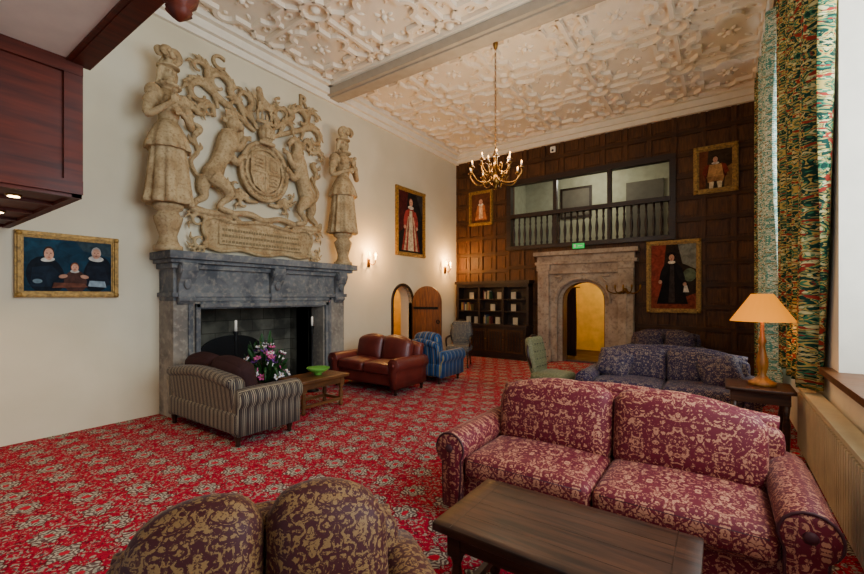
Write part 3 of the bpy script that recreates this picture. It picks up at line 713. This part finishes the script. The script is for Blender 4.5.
for i in range(12):
    a=i*.52; g.tube([(.02*cos(a),.02*sin(a),.36,.01),(.2*cos(a),.2*sin(a),.6,.025),(.3*cos(a),.3*sin(a),.5,.015),(.31*cos(a),.31*sin(a),.42,.002)],ml,6,4,flat=((0,0,1),.3))
g.obj('flower_arrangement',(-5.45,3.55,.0))
def bchair(name,loc,rz,fab,h=1.0,arms=False):
    g=G(); g.soft((0,0,.42),(.54,.5,.13),.05,fab,10,puff=(0,0,.03)); g.soft((0,0,.35),(.56,.52,.06),.02,M_leg,6)
    Rb=Matrix.Rotation(-.18,3,'X')
    def egg(w,t):
        w=w.copy(); w.x*=1-.22*max(0,-t[2])-.18*max(0,t[2])**2; return w
    g.soft((0,.27,.72),(.5,.1,h-.48),.045,fab,12,R=Rb,puff=(0,.03,.0),fn=egg)
    for zx in range(-2,3):
        for zz in range(4): 
            c=Rb@Vector((zx*.085+(zz%2)*.04,-.075,(zz-1.5)*.11)); g.sph((c.x,.27+c.y,.72+c.z),.01,M_leg,6)
    pts=[]
    for k in range(17):
        a=pi*1.5+ (k/16)*2*pi; u=.26*cos(a)*(1-.12*max(0,-sin(a))); v=(h-.45)/2*sin(a); c=Rb@Vector((u,.0,v)); pts.append((c.x,.27+c.y,.72+c.z,.02))
    g.tube(pts,M_leg,8,3)
    for sx in (-1,1):
        g.tube([(sx*.22,-.2,.36,.03),(sx*.24,-.23,.25,.022),(sx*.23,-.22,.1,.016),(sx*.24,-.24,.0,.02)],M_leg,8,4)
        g.tube([(sx*.2,.24,.4,.028),(sx*.2,.28,.2,.02),(sx*.21,.34,0,.02)],M_leg,8,4)
        if arms: g.tube([(sx*.25,.25,.68,.022),(sx*.29,.05,.66,.028),(sx*.28,-.14,.63,.025),(sx*.27,-.16,.5,.02),(sx*.25,-.12,.4,.02)],M_leg,8,4)
    return g.obj(name,loc,rz)
bchair('sage_upholstered_chair',(-2.03,6.05,0),pi/2-.1,F_green,1.04)
bchair('open_armchair',(-4.95,8.2,0),.35,damask('tapestry_fabric','3c4248','8a7e68',.05),1.1,True)

# dresser
g=G(); x0,x1,y0,y1=-6.1,-3.98,9.8,YF-.035
g.box(x0,x1,y0,y1,0,.1,M_dark); g.box(x0,x1,y0,y1,.1,.82,M_dark); g.box(x0-.03,x1+.03,y0-.03,y1,.82,.88,M_dark)
yb=9.98
g.box(x0,x0+.06,yb,y1,.88,1.95,M_dark); g.box(x1-.06,x1,yb,y1,.88,1.95,M_dark); g.box(x0,x1,y1-.03,y1,.88,1.95,M_dark)
g.box(x0-.04,x1+.04,yb-.06,y1,1.95,2.03,M_dark); g.box(x0,x1,yb-.02,y1,1.86,1.95,M_dark)
for z in (1.2,1.52): g.box(x0,x1,yb+.02,y1,z,z+.03,M_dark)
for x in (-5.4,-4.7): g.box(x-.03,x+.03,yb,y1,.88,1.9,M_dark)
for k in range(4):
    a=x0+.05+k*.51; g.box(a,a+.48,y0-.02,y0,.16,.76,M_panel2)
    for j in range(5): g.box(a+.06+j*.075,a+.1+j*.075,y0-.035,y0-.02,.22,.7,M_dark)
    g.sph((a+.44,y0-.03,.5),.018,M_brass,8)
bc=[plain('book_%d'%i,h,.6) for i,h in enumerate(('5a2018','2a3a50','b0a488','3a4a2a','7a6030'))]
for z,rng in ((1.23,[(-6.0,-5.7)]),(.88,[(-5.3,-5.1)]),(1.55,[(-5.3,-5.1)])):
    for a,b in rng:
        x=a
        while x<b: w_=random.uniform(.02,.045); hh=random.uniform(.17,.25); g.box(x,x+w_-.002,yb+.06,y1-.06,z,z+hh,random.choice(bc)); x+=w_
for x,z in ((-5.85,.88),(-5.6,.88),(-4.95,.88),(-4.45,.88),(-5.1,1.23),(-4.5,1.23),(-4.5,1.55),(-5.75,1.55),(-4.9,1.55)): g.box(x,x+.13,yb+.1,yb+.12,z,z+.18,bc[2]); g.box(x-.01,x+.14,yb+.12,yb+.13,z,z+.2,M_dark)
g.obj('oak_dresser')

# side table + lamp
g=G(); h=.76
g.soft((0,0,h-.02),(.52,.5,.035),.01,M_table,6); g.box(-.22,.22,-.21,.21,h-.14,h-.04,M_table)
for sx in (-1,1):
    for sy in (-1,1): g.lathe([(.02,0),(.028,.04),(.018,.1),(.028,.3),(.03,.45),(.02,.52),(.03,.62)],(sx*.19,sy*.18,0),M_table,12)
g.box(-.2,.2,-.19,.19,.15,.18,M_table); g.obj('lamp_side_table',(.3,5.05,0))
g=G(); ml_=wood('lamp_turned_wood','6a3c12','a06a24',.35)
g.lathe([(.11,0),(.11,.03),(.07,.05),(.05,.07),(.03,.1),(.045,.16),(.05,.22),(.03,.32),(.022,.38),(.035,.42),(.02,.46),(.015,.55),(.01,.72)],(0,0,0),ml_,24)
g.obj('table_lamp',(.33,5.05,.76))
lamp=D.objects['table_lamp']
g=G(); vs=[];fs=[]; n_=40
for r_,z_ in ((.255,.61),(.25,.613),(.085,.87),(.08,.868)):
    for j in range(n_): a=2*pi*j/n_; k=1+.012*cos(20*a); vs.append((r_*k*cos(a),r_*k*sin(a),z_))
for i in (0,1,2):
    for j in range(n_): fs.append((i*n_+j,i*n_+(j+1)%n_,(i+1)*n_+(j+1)%n_,(i+1)*n_+j))
g.add(vs,fs,M_shade,True); g.sph((0,0,.72),.035,M_bulb); g.obj('shade',parent=lamp)
light('table_lamp_light','POINT',(.33,5.05,1.47),34,(1,.5,.18),.04)

# radiator
g=G(); g.box(.62,.7,1.2,5.25,.16,.74,M_cream)
y=1.22
while y<5.2: g.box(.603,.62,y,y+.035,.2,.7,M_cream); y+=.06
g.box(.6,.72,1.2,5.25,.73,.76,M_cream)
for y in (1.4,5.05): g.tube([(.66,y,.16,.014),(.66,y,0,.014)],M_brass,8,1)
g.obj('radiator')
def curtain(name,y0,y1,z0,z1,x,amp,nf,m,gather=.0,yg=None,xg=0):
    g=G(); ny,nz=nf*10,36; vs=[];fs=[]
    for i in range(nz+1):
        z=z0+(z1-z0)*i/nz; t=1-i/nz
        for j in range(ny+1):
            u=j/ny; y=y0+(y1-y0)*u; 
            if yg is not None: y=y+(yg-y)*gather*t
            vs.append((x+xg*t+amp*(1+.3*sin(u*17))*sin(u*nf*2*pi+.5*sin(z*1.3)),y+.02*sin(z*2+u*9),z))
    for i in range(nz):
        for j in range(ny): a=i*(ny+1)+j; fs.append((a,a+1,a+ny+2,a+ny+1))
    g.add(vs,fs,m,True); o=g.obj(name); q=o.modifiers.new('s','SOLIDIFY'); q.thickness=.006; return o
curtain('window_curtain',3.95,6.9,.8,5.5,.64,.07,10,M_curt,.42,5.8)
curtain('window_curtain',7.0,8.8,.3,5.45,.59,.07,7,M_curt2)
curtain('window_curtain',8.9,9.6,.05,5.45,.57,.06,4,M_curt)
g=G(); g.tube([(.61,3.4,5.56,.02),(.61,9.8,5.56,.02)],M_brass,10,1)
for y in (3.4,9.8): g.sph((.61,y,5.56),.045,M_brass)
for y in (3.5,6.95,9.7): g.tube([(.61,y,5.56,.012),(XR,y,5.56,.012)],M_brass,8,1)
g.obj('curtain_rod')

# ---------------------------------------------------------------- lighting fixtures
def candle_arm(g,c,a,R,dz,up=.1):
    ca,sa=cos(a),sin(a); f_=lambda r,z:(c[0]+r*ca,c[1]+r*sa,c[2]+z)
    g.tube([(*f_(.03,dz),.011),(*f_(R*.35,dz-.1),.011),(*f_(R*.75,dz-.1),.01),(*f_(R,dz+up-.06),.01),(*f_(R,dz+up),.011)],M_brass,6,4)
    g.tube([(*f_(R*.35,dz-.09),.008),(*f_(R*.5,dz+.0),.008),(*f_(R*.35,dz+.04),.007),(*f_(R*.3,dz-.01),.004)],M_brass,5,3)
    x,y,z=f_(R,dz+up); g.lathe([(.01,0),(.045,.012),(.04,.018),(.015,.02),(.018,.045),(.014,.05)],(x,y,z),M_brass,10)
    g.lathe([(.011,.045),(.011,.08)],(x,y,z),M_candle,8); g.sph((x,y,z+.1),(.01,.01,.022),M_bulb,8)
g=G(); c=(-2.83,5.76,3.45)
g.lathe([(.005,-.2),(.03,-.19),(.02,-.16),(.06,-.12),(.08,-.06),(.05,0),(.025,.04),(.05,.1),(.06,.14),(.02,.2),(.03,.28),(.045,.33),(.015,.4),(.01,.45)],c,M_brass,20)
for k in range(8): candle_arm(g,c,k*pi/4+.2,.4,0,.08)
for k in range(6): candle_arm(g,c,k*pi/3,.24,.16,.06)
z=3.9; k=0
while z<5.44:
    g.torus((c[0],c[1],z+.03),.02,.005,M_brass,8,5,Matrix.Rotation(pi/2*(k%2),3,'Z')@Matrix.Rotation(pi/2,3,'X')@Matrix.Diagonal((.7,1.5,1))); z+=.048;k+=1
g.lathe([(.05,5.63),(.06,5.62),(.03,5.42),(.01,5.4)],(c[0],c[1],0),M_brass,14)
g.obj('chandelier'); light('chandelier_light','POINT',(c[0],c[1],3.82),110,(1,.76,.5),.3)
def sconce(y,z):
    g=G(); x=XL+.0
    g.soft((x+.012,y,z-.1),(.024,.09,.2),.01,M_brass,6); g.sph((x+.03,y,z-.1),.025,M_brass,8)
    for s in (-1,1):
        g.tube([(x+.03,y,z-.1,.008),(x+.08,y+s*.05,z-.15,.008),(x+.12,y+s*.1,z-.1,.008),(x+.12,y+s*.1,z-.04,.01)],M_brass,6,4)
        g.lathe([(.01,0),(.035,.01),(.014,.02),(.012,.08)],(x+.12,y+s*.1,z-.04),M_candle,10); g.sph((x+.12,y+s*.1,z+.07),(.028,.028,.055),M_bulb,10)
    g.obj('wall_sconce'); light('sconce_light','POINT',(x+.24,y,z+.1),75,(1,.5,.14),.06)
sconce(6.6,2.45); sconce(9.65,2.45)
g=G(); bx=-1.75
g.lathe([(.06,0),(.05,.02),(.02,.04)],(bx,YF-.235,1.75),M_brass,14,R=Matrix.Rotation(pi/2,3,'X'))
for s in (-2,-1,0,1,2): g.tube([(bx,YF-.26,1.75,.016),(bx+s*.09,YF-.36,1.68,.016),(bx+s*.16,YF-.42,1.74,.014),(bx+s*.17,YF-.42,1.84,.024),(bx+s*.17,YF-.42,1.88,.01)],M_brass,7,4)
g.obj('brass_wall_candelabra')

# ---------------------------------------------------------------- paintings
pc={}
def PC(h):
    if h not in pc:
        n=NB('paint_'+h,.7,spec=.12); v=n.noise(n.co(),11,5,.8); c=H(h)
        n.col(n.mix(n.step(v,.3,.7),tuple(a*.5 for a in c[:3])+(1,),tuple(min(1,a*1.3) for a in c[:3])+(1,))); pc[h]=n.mat
    return pc[h]
def E(cx,cy,a,b,rot=0,n=20): return [(cx+a*cos(2*pi*i/n)*cos(rot)-b*sin(2*pi*i/n)*sin(rot),cy+a*cos(2*pi*i/n)*sin(rot)+b*sin(2*pi*i/n)*cos(rot)) for i in range(n)]
def painting(name,loc,rz,w,h,bg,shapes,fw=.07,fm=M_gold):
    g=G(); g.box(-w/2,w/2,-.02,0,-h/2,h/2,PC(bg))
    for o,t,d in ((0,fw,.045),(fw*.25,fw*.45,.065),(-.012,.02,.03)):
        a0_,b0_=w/2+o,h/2+o; a1_,b1_=a0_+t,b0_+t
        for q in ([(-a1_,b1_),(a1_,b1_),(a0_,b0_),(-a0_,b0_)],[(-a1_,-b1_),(a1_,-b1_),(a0_,-b0_),(-a0_,-b0_)],[(-a1_,-b1_),(-a1_,b1_),(-a0_,b0_),(-a0_,-b0_)],[(a1_,-b1_),(a1_,b1_),(a0_,b0_),(a0_,-b0_)]):
            g.prism(q,XZ(),-d,0,fm)
    for sx in (-1,1):
        for sz in (-1,1): g.sph((sx*(w/2+fw*.5),-.06,sz*(h/2+fw*.5)),(fw*.5,.02,fw*.5),fm,10)
    for i,(pl,c_) in enumerate(shapes):
        pl=[(max(-w/2,min(w/2,u*w)),max(-h/2,min(h/2,v*h))) for u,v in pl]
        g.prism(pl,XZ(),-.0206-.0006*i,-.018,PC(c_))
    return g.obj(name,loc,rz)
def face(x,y,a,b,hair='2a1a10'):
    return [(E(x,y+b*.2,a*1.15,b*1.1),hair),(E(x,y,a,b),'c8967a'),(E(x-a*.4,y+b*.15,a*.16,b*.07),'2a1810'),(E(x+a*.4,y+b*.15,a*.16,b*.07),'2a1810'),(E(x+a*.05,y-b*.15,a*.12,b*.2),'b07c60'),(E(x,y-b*.5,a*.3,b*.08),'a04a3c')]
fam=[([(-.5,.5),(-.1,.5),(-.2,.1),(-.5,0)],'1a3a4a'),([(.05,.5),(.5,.5),(.5,.2),(.15,.3)],'2a3a40'),(E(-.26,-.2,.2,.36,.1),'101820'),([(-.4,-.05),(-.2,.0),(-.05,-.25),(-.15,-.4),(-.42,-.4)],'182430'),(E(.32,-.14,.17,.36,-.1),'0e141c'),([(.2,.02),(.4,.02),(.48,-.35),(.16,-.35)],'161c26'),(E(.06,-.3,.13,.22),'4a3028'),
 (E(-.24,.1,.075,.04,.2),'c0beb0'),(E(.3,.16,.09,.055,-.1),'ccc8bc')]+face(-.23,.2,.05,.11,'3a2618')+face(.3,.26,.05,.1,'a8a8a0')+[(E(.05,-.1,.05,.03),'b8b4a8')]+face(.05,-.03,.04,.075,'704020')+[
 (E(-.08,-.2,.05,.035,.4),'b88a70'),(E(.16,-.2,.05,.035,-.4),'b88a70'),([(-.2,-.42),(.2,-.4),(.16,-.33),(-.18,-.32)],'6a4030'),([(.2,-.38),(.42,-.4),(.4,-.28),(.22,-.27)],'8898a0'),(E(-.35,-.3,.05,.04),'6a8088')]
painting('family_portrait_painting',(XL+.005,1.55,1.965),pi/2,.82,.62,'123040',fam,.06)
queen=[([(-.5,.5),(-.1,.5),(-.25,-.1),(-.5,-.2)],'4a1a18'),([(.2,.5),(.5,.5),(.5,.1)],'3a3430'),([(-.12,.22),(.12,.22),(.2,0),(.36,-.46),(-.36,-.46),(-.2,0)],'8a2c24'),([(-.05,.2),(.05,.2),(.12,-.46),(-.12,-.46)],'c8b898'),([(-.12,.1),(-.08,.1),(-.2,-.46),(-.28,-.46)],'b89a7c'),([(.12,.1),(.08,.1),(.2,-.46),(.28,-.46)],'b89a7c'),(E(-.2,.06,.07,.15,-.4),'9a3830'),(E(.2,.06,.07,.15,.4),'9a3830'),(E(0,.25,.11,.03),'c8c0b0'),(E(-.24,-.08,.04,.03),'c8967a'),(E(.24,-.08,.04,.03),'c8967a')]+face(0,.33,.065,.06,'6a2c14')
painting('queen_portrait_painting',(XL+.005,8.08,3.43),pi/2,1.0,1.5,'1e1a18',queen,.08)
lady=[(E(0,-.3,.36,.35),'6a3c1c'),([(-.18,.1),(.18,.1),(.3,-.4),(-.3,-.4)],'b06a38'),([(-.08,.1),(.08,.1),(.1,-.35),(-.1,-.35)],'e0b890'),(E(0,.12,.13,.045),'e8dcc8')]+face(0,.22,.09,.09,'5a3018')
painting('small_lady_portrait_painting',(-5.48,YF-.04,4.08),0,.6,.82,'5a3420',lady,.07)
duke=[([(-.5,.5),(-.2,.5),(-.3,-.5),(-.5,-.5)],'6a3a20'),([(.25,-.5),(.5,-.5),(.5,.1),(.3,0)],'7a5c34'),(E(.0,-.12,.34,.2),'5a2018'),([(-.18,.12),(.18,.12),(.24,-.2),(-.24,-.2)],'c09058'),([(-.26,-.18),(.26,-.18),(.22,-.34),(.02,-.3),(-.22,-.34)],'a87a4a'),([(-.18,-.32),(-.04,-.32),(-.07,-.5),(-.18,-.5)],'d8c8a0'),([(.04,-.32),(.2,-.32),(.18,-.5),(.08,-.5)],'d8c8a0'),([(-.3,.1),(-.16,.14),(-.28,-.14),(-.4,-.1)],'7a3020'),([(.3,.1),(.16,.14),(.28,-.14),(.4,-.1)],'7a3020'),(E(0,.15,.11,.03),'d8d0c0')]+face(0,.24,.07,.075)
painting('duke_portrait_painting',(-.08,YF-.04,4.22),0,.58,.8,'3c2e20',duke,.09)
king=[([(-.5,.5),(-.15,.5),(-.3,-.5),(-.5,-.5)],'8a3a2a'),([(.1,.5),(.5,.5),(.5,.1),(.2,.2)],'7a7a6c'),(E(.35,.02,.14,.1),'5c6850'),([(-.5,-.5),(.5,-.5),(.5,-.25),(.1,-.35),(-.5,-.3)],'7a3826'),([(-.15,.2),(.1,.2),(.16,.0),(.32,-.42),(-.36,-.42),(-.2,.0)],'121012'),([(-.06,.18),(.02,.18),(.04,-.4),(-.1,-.4)],'3a3230'),(E(-.2,.06,.065,.17,-.5),'1a181a'),(E(.16,.04,.065,.17,.5),'1a181a'),(E(-.03,.22,.08,.025),'d8d0c0'),(E(-.28,-.08,.04,.03),'c8967a'),(E(.25,-.12,.04,.03),'c8967a'),([(.24,-.14),(.3,-.14),(.34,-.24),(.22,-.24)],'d0c8b8'),(E(-.03,.34,.1,.03),'1a1414')]+face(-.03,.29,.06,.05)
painting('gentleman_portrait_painting',(-.83,YF-.04,2.04),0,.86,1.4,'2a2018',king,.08)

# ---------------------------------------------------------------- lights
w=D.worlds.new('World'); S.world=w; w.use_nodes=True; nt=w.node_tree
bg=nt.nodes['Background']; bg.inputs[0].default_value=(.80,.88,1,1); bg.inputs[1].default_value=.95
light('window_daylight_1','AREA',(1.6,2.65,3.1),430,(.78,.89,1),3.3,(0,pi/2,0),4.0)
light('window_daylight_2','AREA',(1.6,7.5,3.1),340,(.84,.92,1),3.0,(0,pi/2,0),4.0)
light('corridor_light','POINT',(-2.7,11.6,2.2),45,(1,.78,.4),.1)
light('passage_light','POINT',(-7.5,8.2,2.2),40,(1,.7,.3),.1)
light('gallery_light','POINT',(-2.8,11.2,4.8),60,(1,.95,.78),.2)

# ---------------------------------------------------------------- camera
cam=D.cameras.new('Camera'); co_=D.objects.new('Camera',cam); S.collection.objects.link(co_)
cam.sensor_width=36; cam.lens=413/864*36; cam.shift_y=.0116; cam.clip_start=.02
co_.location=(0,0,1.6); co_.rotation_euler=(pi/2,0,math.radians(34.9)); S.camera=co_
